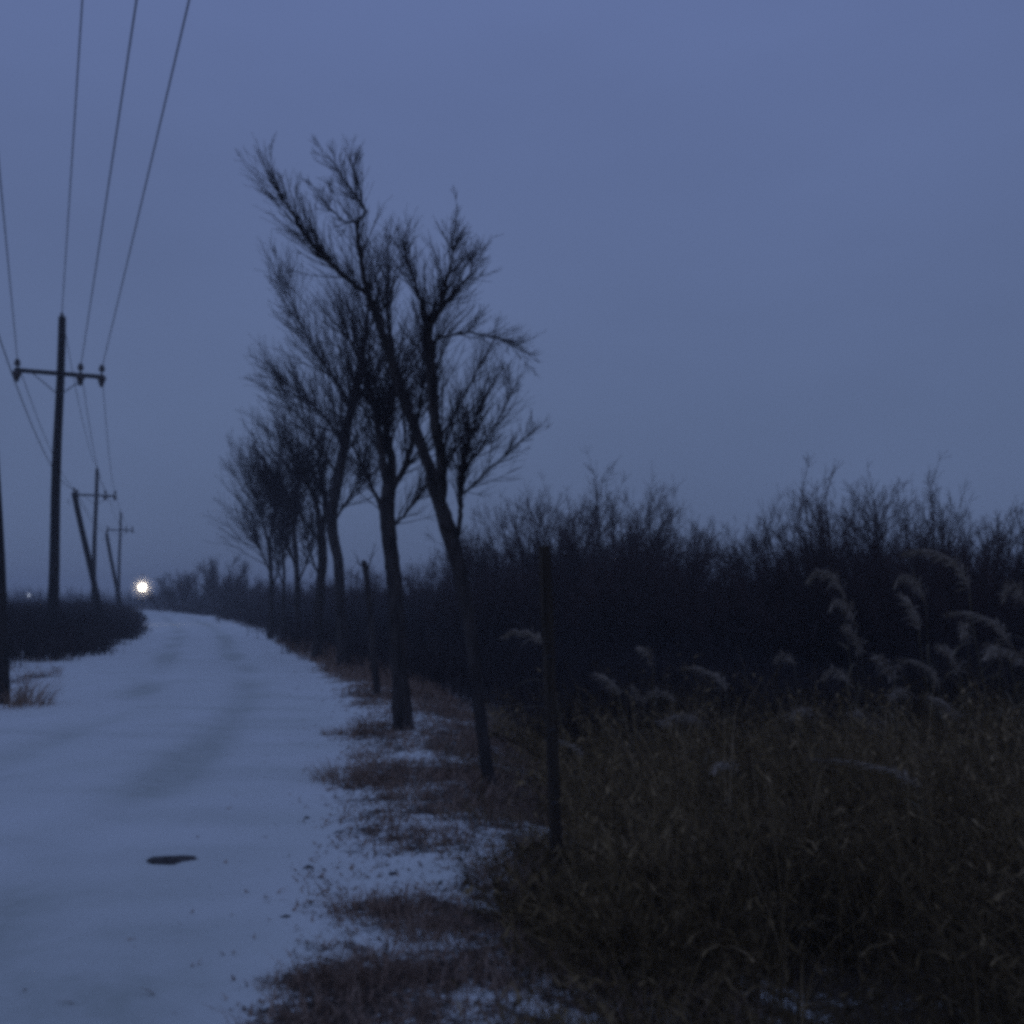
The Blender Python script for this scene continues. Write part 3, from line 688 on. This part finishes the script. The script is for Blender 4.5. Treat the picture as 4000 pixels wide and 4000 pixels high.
# ------------------------------------------------------------------ blades: grass, brush, tufts
def blades(base, hgt, lean, wid, rng, seg=3, droop=0.5, tones=None, az=None):
    """curved tapering strips; base (n,3), lean = sideways travel of the tip / height"""
    n = len(base)
    az = rng.uniform(0, 2 * pi, n) if az is None else az
    dx, dy = np.cos(az), np.sin(az)
    fa = rng.uniform(0, pi, n)                             # facing of the strip
    wx, wy = np.cos(fa), np.sin(fa)
    t = np.linspace(0, 1, seg + 1)
    V = np.empty((n, seg + 1, 2, 3)); k = lean * hgt
    for i, ti in enumerate(t):
        off = k * ti ** 1.8; z = hgt * (ti - droop * lean * 0.5 * ti ** 3)
        w = wid * (1 - 0.86 * ti) * 0.5
        for s, sg in enumerate((-1, 1)):
            V[:, i, s, 0] = base[:, 0] + dx * off + sg * wx * w
            V[:, i, s, 1] = base[:, 1] + dy * off + sg * wy * w
            V[:, i, s, 2] = base[:, 2] + z
    st = (seg + 1) * 2
    q = np.array([[2 * i, 2 * i + 1, 2 * i + 3, 2 * i + 2] for i in range(seg)])
    Q = (np.arange(n)[:, None, None] * st + q[None]).reshape(-1, 4)
    tn = np.repeat(rng.uniform(0, 1, n) if tones is None else tones, st)
    return V.reshape(-1, 3), Q, tn
def join(parts):
    V = []; Q = []; T = []; o = 0
    for v, q_, t_ in parts: V.append(v); Q.append(q_ + o); T.append(t_); o += len(v)
    return np.concatenate(V), np.concatenate(Q), np.concatenate(T)

# tall dry grass right of the verge
rng = np.random.RandomState(77)
def grass_field():
    """tangled tussocks of uneven height, bent over mostly to the left, with gaps, dead leaves and loose stalks"""
    parts = []
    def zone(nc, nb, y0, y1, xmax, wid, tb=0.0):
        y = rng.uniform(y0, y1, nc * 8); x = rng.uniform(-2.0, xmax, nc * 8)
        e = lateral(x, y) - HALF
        e0 = 1.25 + 0.70 * sstep(6.3, 8.0, y) + 0.35 * bumps(x, y, 0.7)
        keep = (e > e0) & (np.abs(x) < y * 0.52 + 0.7) & (rng.uniform(0, 1, len(x)) < 0.5 + 0.45 * bumps(x, y, 0.7))
        x, y, e, e0 = x[keep][:nc], y[keep][:nc], e[keep][:nc], e0[keep][:nc]; n = len(x)
        hc = (0.20 + 0.42 * sstep(0.0, 1.5, e - e0) + 0.22 * sstep(4.5, 8.5, y)) * np.exp(0.36 * rng.normal(size=n) + 0.28 * bumps(x, y, 0.55))
        hc = np.clip(hc, 0.10, 1.35)
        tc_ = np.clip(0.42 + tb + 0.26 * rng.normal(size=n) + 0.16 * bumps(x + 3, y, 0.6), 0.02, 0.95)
        wa = rng.uniform(-0.2, 1.3, n); wb = 0.5 * rng.normal(size=n)
        rep = lambda a: np.repeat(a, nb)
        m = n * nb; az = rng.uniform(0, 2 * pi, m); rr_ = 0.24 * rng.uniform(0, 1, m) ** 0.7 * (0.5 + rep(hc))
        vx = np.cos(az) - rep(wa) + 0.4 * rng.normal(size=m); vy = np.sin(az) + rep(wb) + 0.4 * rng.normal(size=m)
        bx = rep(x) + np.cos(az) * rr_; by = rep(y) + np.sin(az) * rr_
        h = rep(hc) * rng.uniform(0.3, 1.15, m)
        lean = np.clip(0.15 + 1.0 * rng.uniform(0, 1, m) ** 1.2 * np.hypot(vx, vy), 0.05, 1.9); lean = np.minimum(lean, 0.70 / h)
        b = np.stack([bx, by, height(bx, by) - 0.02], -1)
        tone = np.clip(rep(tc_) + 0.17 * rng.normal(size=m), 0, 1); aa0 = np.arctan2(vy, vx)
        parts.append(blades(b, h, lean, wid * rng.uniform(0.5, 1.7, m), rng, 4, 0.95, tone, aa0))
        k = rng.randint(0, m, n * 44); b2 = b[k].copy(); tt = rng.uniform(0.4, 1.0, len(k))   # dead leaves and seed heads hanging in the grass
        off = lean[k] * h[k] * tt ** 1.8; aa = aa0[k]
        b2[:, 0] += np.cos(aa) * off; b2[:, 1] += np.sin(aa) * off; b2[:, 2] += h[k] * (tt - 0.47 * lean[k] * tt ** 3)
        parts.append(blades(b2, rng.uniform(0.02, 0.07, len(k)) * rng.choice([-1, 1], len(k)), rng.uniform(0.6, 2.4, len(k)), wid * rng.uniform(1.5, 4.2, len(k)), rng, 2, 0.3,
                            np.clip(tone[k] - 0.10 + 0.14 * rng.normal(size=len(k)), 0, 0.8)))
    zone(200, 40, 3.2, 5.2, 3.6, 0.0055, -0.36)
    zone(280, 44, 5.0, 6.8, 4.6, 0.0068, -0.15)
    zone(350, 44, 6.6, 9.0, 5.6, 0.0078, 0.04)
    zone(500, 38, 8.6, 14.5, 8.5, 0.011, 0.02)
    # short litter between the tussocks
    n = 16000; y = rng.uniform(3.2, 12, n); x = rng.uniform(-0.6, 1, n) * (y * 0.5 + 0.6); e = lateral(x, y) - HALF
    kp = e > 1.0 + 0.3 * bumps(x, y, 0.6); x, y = x[kp], y[kp]; n = len(x)
    parts.append(blades(np.stack([x, y, height(x, y) - 0.01], -1), rng.uniform(0.06, 0.26, n), rng.uniform(0.5, 2.2, n), 0.004 + 0.0006 * y, rng, 3, 0.9, np.clip(0.2 + 0.16 * rng.normal(size=n), 0, 1)))
    # loose dead stalks standing above the rest
    n = 420; y = rng.uniform(5, 13, n); x = rng.uniform(0.0, 1, n) * (y * 0.5 + 0.5); e = lateral(x, y) - HALF
    kp = e > 1.9; x, y = x[kp], y[kp]; n = len(x)
    hs = rng.uniform(0.6, 1.15, n); ls = rng.uniform(0.05, 0.7, n); az = pi + 1.2 * rng.normal(size=n)
    b = np.stack([x, y, height(x, y)], -1)
    parts.append(blades(b, hs, ls, 0.007, rng, 5, 0.6, np.clip(0.5 + 0.2 * rng.normal(size=n), 0, 1), az))
    for q_ in range(5):
        tt = rng.uniform(0.45, 0.98, n); b2 = b.copy(); off = ls * hs * tt ** 1.8
        b2[:, 0] += np.cos(az) * off; b2[:, 1] += np.sin(az) * off; b2[:, 2] += hs * (tt - 0.3 * ls * tt ** 3)
        parts.append(blades(b2, rng.uniform(0.06, 0.16, n), rng.uniform(0.5, 1.4, n), 0.006, rng, 2, 0.5, np.clip(0.45 + 0.2 * rng.normal(size=n), 0, 1)))
    return join(parts)
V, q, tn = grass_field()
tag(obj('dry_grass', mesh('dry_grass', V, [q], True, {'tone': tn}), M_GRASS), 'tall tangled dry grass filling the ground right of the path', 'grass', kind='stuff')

# sparse stubble poking out of the verge snow
def stubble():
    n = 110000
    y = 3.3 + 36 * rng.uniform(0, 1, n) ** 1.8; x = path_x(y) + np.where(rng.uniform(0, 1, n) < 0.8, HALF + rng.uniform(-0.5, 2.2, n), -HALF - rng.uniform(-0.2, 3.5, n) * (y > 13))
    s = snow_cover(x, y); keep = (rng.uniform(0, 1, n) < np.clip(0.85 - s, 0.0, 0.9)) & (np.abs(x) < y * 0.55 + 0.6)
    x, y = x[keep], y[keep]
    h = rng.uniform(0.03, 0.13, len(x)) * (1 + 0.6 * bumps(x, y, 0.5).clip(-1, 1)) + 0.10 * sstep(12, 30, y)
    b = np.stack([x, y, height(x, y) - 0.01], -1)
    return blades(b, h, rng.uniform(0.2, 1.2, len(x)), (0.004 + 0.0006 * y) * rng.uniform(0.7, 1.4, len(x)), rng, 2, 0.6)
V, q, tn = stubble()
tag(obj('verge_stubble', mesh('verge_stubble', V, [q], True, {'tone': tn}), M_TUFT), 'short dead grass stubble poking through the patchy verge snow', 'grass', kind='stuff')

# fallen leaves and bits of stalk strewn over the verge
def litter():
    n = 26000
    y = 3.3 + 22 * rng.uniform(0, 1, n) ** 1.6; x = path_x(y) + HALF + rng.normal(0.75, 0.55, n)
    kp = (rng.uniform(0, 1, n) < np.clip(0.95 - 0.7 * snow_cover(x, y), 0.04, 1)) & (np.abs(x) < y * 0.55 + 0.6)
    x, y = x[kp], y[kp]; n = len(x)
    b = np.stack([x, y, height(x, y) + 0.004], -1)
    return blades(b, rng.uniform(0.006, 0.028, n), rng.uniform(1.0, 3.5, n), (0.010 + 0.0012 * y) * rng.uniform(0.5, 1.5, n), rng, 2, 0.15, np.clip(0.35 + 0.25 * rng.normal(size=n), 0, 1))
V, q, tn = litter()
tag(obj('leaf_litter', mesh('leaf_litter', V, [q], True, {'tone': tn}), M_TUFT), 'brown fallen leaves and stalk bits strewn over the verge snow', 'leaf litter', kind='stuff')

# undergrowth of the thicket, running away along the right of the path
def undergrowth():
    parts = []
    n = 11000
    y = 13 + 125 * rng.uniform(0, 1, n) ** 1.9
    u = rng.uniform(-0.33, 0.52, n); x = u * y
    e = lateral(x, y) - HALF
    keep = e > 0.6 + 2.2 * (1 - sstep(14, 24, y)) + 0.5 * bumps(x, y, 2.0)
    x, y, e = x[keep], y[keep], e[keep]
    H = np.clip((1.0 + 0.75 * sstep(0.5, 5, e)) * (0.8 + 0.5 * sstep(20, 60, y)) * (1 + 0.25 * bumps(x, y, 2.5)), 0.5, 3.0)
    z = height(x, y) - 0.05; wd = 0.010 + 0.00042 * y
    for k in range(4):
        sc_ = (1.0, 0.8, 0.65, 0.9)[k]
        b = np.stack([x + 0.25 * rng.normal(size=len(x)) * (k > 0), y + 0.25 * rng.normal(size=len(x)) * (k > 0), z], -1)
        parts.append(blades(b, H * sc_ * rng.uniform(0.65, 1.1, len(x)), np.abs(rng.normal(size=len(x))) * 0.28, wd * rng.uniform(0.7, 1.3, len(x)), rng, 3, 0.4))
        b2 = b.copy(); b2[:, 2] += H * sc_ * rng.uniform(0.2, 0.55, len(x))
        parts.append(blades(b2, H * 0.45, 0.5 + np.abs(rng.normal(size=len(x))) * 0.4, wd * 0.7, rng, 2, 0.2))
    return join(parts)
V, q, tn = undergrowth()
tag(obj('undergrowth', mesh('undergrowth', V, [q], True, {'tone': tn}), M_BRUSH), 'dense dark undergrowth of stems beneath the thicket and behind the tree row', 'undergrowth', kind='stuff')

# brush bank left of the path
def left_brush():
    parts = []
    n = 16000
    y = 24 + 75 * rng.uniform(0, 1, n) ** 1.5; el = rng.uniform(0, 1, n) ** 1.2 * 14 + 0.25
    x = path_x(y) - (HALF + el) * np.sqrt(1 + np.interp(y, _yy, _slope) ** 2)
    keep = (x > -0.56 * y) & (el > 0.4 + 1.6 * (1 - sstep(24, 30, y)) + 0.35 * bumps(x, y, 1.5))
    x, y, el = x[keep], y[keep], el[keep]
    H = (0.35 + 0.65 * sstep(0.2, 1.4, el)) * (1.0 + 0.22 * bumps(x, y, 1.8) + 0.16 * bumps(x + 5, y, 0.7)) * (0.75 + 0.25 * sstep(24, 32, y))
    z = height(x, y) - 0.05; wd = 0.012 + 0.0005 * y
    for k in range(3):
        b = np.stack([x + 0.2 * rng.normal(size=len(x)), y + 0.2 * rng.normal(size=len(x)), z], -1)
        parts.append(blades(b, H * rng.uniform(0.6, 1.05, len(x)), np.abs(rng.normal(size=len(x))) * 0.5, wd * rng.uniform(0.7, 1.4, len(x)), rng, 3, 0.5))
    return join(parts)
V, q, tn = left_brush()
tag(obj('roadside_brush', mesh('roadside_brush', V, [q], True, {'tone': tn}), M_BRUSH), 'low dark bank of brush along the left side of the path', 'brush', kind='stuff')

# far woods on the horizon at left and ahead
def far_woods():
    n = 9000
    u = rng.uniform(-0.56, 0.30, n); y = rng.uniform(200, 270, n); x = u * y
    H = np.clip(3.6 + 1.0 * bumps(x, y, 18) + 0.7 * bumps(x, y, 5), 1.5, 7)
    b = np.stack([x, y, height(x, y) - 0.1], -1)
    return join([blades(b, H * rng.uniform(0.5, 1.1, n), np.abs(rng.normal(size=n)) * 0.25, rng.uniform(0.10, 0.30, n), rng, 3, 0.3)])
V, q, tn = far_woods()
tag(obj('far_woods', mesh('far_woods', V, [q], True, {'tone': tn}), M_BRUSH), 'faint line of far woods along the horizon', 'woods', kind='stuff')

# ------------------------------------------------------------------ tufts on the verge
def tuft_mesh(seed, n, rad, hgt, wid):
    r_ = np.random.RandomState(seed)
    a = r_.uniform(0, 2 * pi, n); q = rad * np.sqrt(r_.uniform(0, 1, n))
    b = np.stack([np.cos(a) * q * 0.6, np.sin(a) * q * 0.6, np.full(n, -0.02)], -1)
    v, f, t_ = blades(b, hgt * r_.uniform(0.45, 1.1, n), 0.3 + 0.8 * r_.uniform(0, 1, n), wid * r_.uniform(0.7, 1.4, n), r_, 4, 0.8, None, a + 0.5 * r_.normal(size=n))
    return mesh('tuft', v, [f], True, {'tone': t_})
TV = [tuft_mesh(51, 170, 0.34, 0.20, 0.006), tuft_mesh(52, 120, 0.26, 0.16, 0.006), tuft_mesh(53, 240, 0.46, 0.26, 0.006)]
TUFTS = [(1340, 3050, 2, 1.0, 'large reddish brown grass tussock at the path edge beside the nearest tree'),
         (1480, 3060, 0, 1.1, 'reddish brown tussock right of the largest one'),
         (1420, 2960, 1, 1.1, 'brown tussock just behind the largest reddish one'),
         (1590, 3140, 0, 1.0, 'brown grass tuft in front of the nearest tree'),
         (1310, 2870, 1, 1.0, 'dark tuft jutting into the path left of the second tree'),
         (1450, 2850, 0, 1.0, 'dark tuft at the foot of the second tree'),
         (1690, 3280, 1, 0.9, 'brown tuft behind the tongue of snow on the verge'),
         (1400, 3600, 0, 0.72, 'dark tuft at the near edge of the tongue of snow'),
         (1560, 3590, 1, 0.85, 'dark tuft right beside the one edging the snow tongue'),
         (1310, 3870, 0, 0.62, 'dark tuft at the bottom edge of the path snow'),
         (1480, 3860, 2, 0.58, 'dark grass clump at the bottom of the verge'),
         (1650, 3700, 0, 0.8, 'brown tuft between the verge snow and the tall grass'),
         (1060, 3880, 1, 0.42, 'small sparse tuft farthest left in the foreground snow'),
         (10, 2762, 2, 2.5, 'dark grass clump round the foot of the pole at the left edge')]
for i, (px, py, v, s_, lab) in enumerate(TUFTS):
    gx, gy = ground_at(px, py)
    o = obj('grass_tuft', TV[v], M_TUFT, loc=(gx, gy, float(height(gx, gy)))); o.rotation_euler = (0, 0, i * 1.7); o.scale = (s_, s_, s_)
    tag(o, lab, 'grass tuft', 'dead grass tufts on the verge')
CL = [(1205, 3405, 0.03, 'small dark clod at the left rim of the tongue of snow'), (1535, 3436, 0.034, 'dark clod lying alone on the tongue of snow'),
      (1250, 3445, 0.02, 'tiny clod beside the left rim clod'), (1515, 3350, 0.022, 'small clod above the lone one on the snow tongue'),
      (1115, 3605, 0.026, 'small dark clod on the path left of the verge tufts'), (1200, 3208, 0.03, 'clod on the path edge just below the large tussock')]
for i, (px, py, r_, lab) in enumerate(CL):
    gx, gy = ground_at(px, py)
    tag(obj('earth_clod', blob('earth_clod', r_ * 0.95, r_ * 0.75, r_ * 0.5, 60 + i, 8, 4), M_CLOD, loc=(gx, gy, float(height(gx, gy)) - 0.003)), lab, 'clod', 'clods on the snow')

# ------------------------------------------------------------------ timber post
B = at(2182, 3440, 6.2)[:2]; zb = float(height(*B))
Tp = at(2130, 2132, B[1])
rt = empty('timber_post', (B[0], B[1], zb - 0.05), radians(28))
tag(rt, 'dark square timber post standing in the grass right of the nearest tree', 'post')
Hh = Tp[2] - zb + 0.05
pm = box_mesh('post_shaft', 0.056, 0.056, Hh, 0.006)
for v in pm.vertices:
    v.co.x += -0.075 * v.co.z / Hh * cos(radians(28)); v.co.y += 0.075 * v.co.z / Hh * sin(radians(28))
obj('post_shaft', pm, M_POST, rt)
stp = Tubes(); stp.add([(-0.03, -0.034, 0), (-0.03, -0.044, 0.01), (0.0, -0.044, 0.012), (0.0, -0.034, 0)], [0.003] * 4, 5)
stp_me = stp.build('staple')
for zz in (0.55, 0.95, 1.35): obj('staple', stp_me, M_STEEL, rt, (-0.036 * zz, 0.018 * zz + 0.004, zz))

# ------------------------------------------------------------------ reeds with drooping plumes
def reed_meshes(seed, droop, PL=0.36, fl=0.55):
    """reed of unit-ish size: top of the stalk arches over to -x; origin at the foot, plume peak near z = 1"""
    r_ = np.random.RandomState(seed)
    t = np.linspace(0, 1, 14)
    sx = 0.16 * (1 - t) ** 1.5 - 0.0; sx = sx - sx[-1]
    st = np.stack([sx, 0.02 * np.sin(t * 4), t * 0.93], -1)
    S = Tubes(); S.add(st, np.linspace(0.0052, 0.0030, 14), 5)
    # rachis of the plume
    n = 12; s = np.linspace(0, 1, n)
    ang = radians(80) - s * radians(150) * droop
    L = PL; px = np.concatenate([[0], np.cumsum(-np.cos(ang[:-1]) * L / (n - 1))]); pz = 0.93 + np.concatenate([[0], np.cumsum(np.sin(ang[:-1]) * L / (n - 1))])
    ra = np.stack([px, np.zeros(n), pz], -1)
    Pm = Tubes(); Pm.add(ra, np.linspace(0.0024, 0.0012, n), 4)
    V = []; Q = []; k = 0
    for i in range(170):
        f = r_.uniform(0.05, 1); j = f * (n - 1); a = int(min(j, n - 2)); p = ra[a] + (ra[a + 1] - ra[a]) * (j - a)
        tg = unit(ra[a + 1] - ra[a]); d = unit(tg + fl * r_.normal(size=3) + np.array([-0.15, 0, -0.35]))
        ln = 0.085 * (1.1 - 0.9 * abs(f - 0.4)) * r_.uniform(0.3, 1.4); w = unit(np.cross(d, r_.normal(size=3))) * 0.0036
        m_ = p + d * ln * 0.5 ; q_ = p + d * ln + np.array([0, 0, -0.012])
        V += [p, m_ - w, m_ + w, q_]; Q.append([k, k + 1, k + 3, k + 2]); k += 4
    base = Pm.n
    Pm.V.append(np.array(V)); Pm.Q.append(np.array(Q) + base); Pm.n += k
    # a leaf
    tl = np.linspace(0, 1, 8); Vl = []
    for x in tl:
        w = 0.010 * (1 - x) ** 0.7 + 0.0006
        Vl += [[-0.26 * x, -w, 0.16 * x - 0.22 * x ** 2.4], [-0.26 * x, w, 0.16 * x - 0.22 * x ** 2.4 + 0.003]]
    Ql = np.array([[2 * i, 2 * i + 1, 2 * i + 3, 2 * i + 2] for i in range(7)])
    return S.build('stalk'), Pm.build('plume'), mesh('leaf', Vl, [Ql])
RV = [reed_meshes(71, 0.85, 0.42, 0.45), reed_meshes(72, 0.62, 0.34, 0.6), reed_meshes(73, 0.25, 0.26, 0.35), reed_meshes(74, 0.98, 0.30, 0.7), reed_meshes(75, 0.70, 0.46, 0.38), reed_meshes(76, 0.50, 0.28, 0.8)]
REEDS = [  # plume peak pixel, distance, variant, label
    (3285, 2622, 10.6, 0, 'pale reed plume arching left over the dark gap, at the middle of the right half'),
    (3455, 2600, 11.2, 1, 'reed plume curling down just right of the big pale arch'),
    (3525, 2690, 10.2, 3, 'short reed plume low down right of the pale arch'),
    (3300, 2385, 12.2, 0, 'greenish reed plume drooping high above the big pale arch'),
    (3255, 2275, 12.8, 0, 'leftmost high reed plume in front of the tallest shrub'),
    (3330, 2490, 11.8, 1, 'thin reed plume midway between the high plume and the pale arch'),
    (3570, 2295, 12.4, 0, 'long reed plume drooping left in front of the rightmost thicket peak'),
    (3555, 2400, 12.0, 2, 'upright pale reed plume, narrow and unbent'),
    (3740, 2235, 12.0, 0, 'highest reed plume, reddish, curving down to the right side'),
    (3735, 2440, 11.4, 0, 'broad grey reed plume below the highest one'),
    (3715, 2570, 11.0, 1, 'reed plume hanging low beneath the broad grey one'),
    (3860, 2520, 11.0, 3, 'small reed plume left of the edge pair'),
    (3905, 2465, 11.3, 1, 'reed plume near the right edge, upper of the pair'),
    (3985, 2570, 10.4, 0, 'reed plume cut by the right edge of the picture'),
    (3960, 2290, 12.2, 3, 'high reed plume close to the right edge'),
    (2520, 2560, 12.6, 1, 'pale lone reed plume right of the timber post'),
    (2815, 2665, 11.2, 0, 'long reed plume arching left at the centre of the grass edge'),
    (2110, 2498, 12.2, 0, 'dim reed plume arching beside the timber post'),
    (2700, 2785, 9.6, 0, 'low reed plume just over the grass below the central arch'),
    (2490, 2720, 11.0, 2, 'short pale reed plume below the lone one'),
    (2610, 2705, 11.4, 3, 'faint reed plume left of the central arch'),
    (2400, 2680, 11.8, 2, 'slim upright reed plume between the post and the lone plume'),
    (3150, 2762, 9.8, 0, 'broad drooping reed plume low on the crest of the grass'),
    (3720, 2775, 10.0, 2, 'small upright reed plume low at right'),
    (3400, 2810, 9.4, 1, 'reed plume lying over the grass right of the broad crest one'),
    (2260, 2935, 8.6, 0, 'pale bent plume just right of the timber post foot'),
    (2850, 2985, 8.4, 0, 'dull plume lying in the middle of the grass'),
    (3560, 3040, 7.6, 0, 'plume bent over the grass low at right'),
    (3080, 2560, 13.0, 3, 'faint reed plume left of the big pale arch'),
    (3640, 2640, 10.6, 1, 'reed plume between the short low one and the hanging one')]
lr = random.Random(4)
for (px, py, Y, v, lab) in REEDS:
    P = at(px, py, Y); zg = float(height(P[0], Y)); H = P[2] - zg
    s_ = H / 1.04
    w_ = lr.uniform(1.0, 2.1); rt = empty('reed', (P[0] + 0.06 * s_, Y, zg), lr.uniform(-1.1, 1.1)); rt.scale = (w_, w_, s_)
    tag(rt, lab, 'reed', 'reeds with drooping plumes')
    st, pl, lf = RV[v if v else lr.choice((0, 0, 4, 3))] if v != 1 else RV[lr.choice((1, 5, 4))]
    obj('stalk', st, M_REED, rt); obj('plume', pl, M_PLUME, rt)
    for k in range(5):
        z = 0.18 + 0.13 * k + lr.uniform(-0.03, 0.03)
        l_ = obj('leaf', lf, M_REED, rt, (0.16 * (1 - z / 0.93) ** 1.5, 0, z))
        l_.rotation_euler = (0, lr.uniform(-0.5, 0.3), lr.uniform(-1.1, 1.1) + (pi if k % 2 else 0)); g = lr.uniform(0.7, 1.1); l_.scale = (g, g, g)

# ------------------------------------------------------------------ haze: one closed box of thin blue air
hz = bpy.data.materials.new('dusk_haze'); hz.use_nodes = True
ht = hz.node_tree; ht.nodes.clear()
pv = ht.nodes.new('ShaderNodeVolumePrincipled')
pv.inputs['Color'].default_value = (0.90, 0.93, 0.97, 1)
pv.inputs['Density'].default_value = 0.0019
pv.inputs['Anisotropy'].default_value = 0.0
ho = ht.nodes.new('ShaderNodeOutputMaterial'); ht.links.new(pv.outputs[0], ho.inputs['Volume'])
hb = box_mesh('haze', 1320, 1320, 14.5, 0, -2.5)
tag(obj('haze', hb, hz, loc=(0, 100, 0)), 'thin blue dusk haze lying over the whole scene', 'haze', kind='stuff')
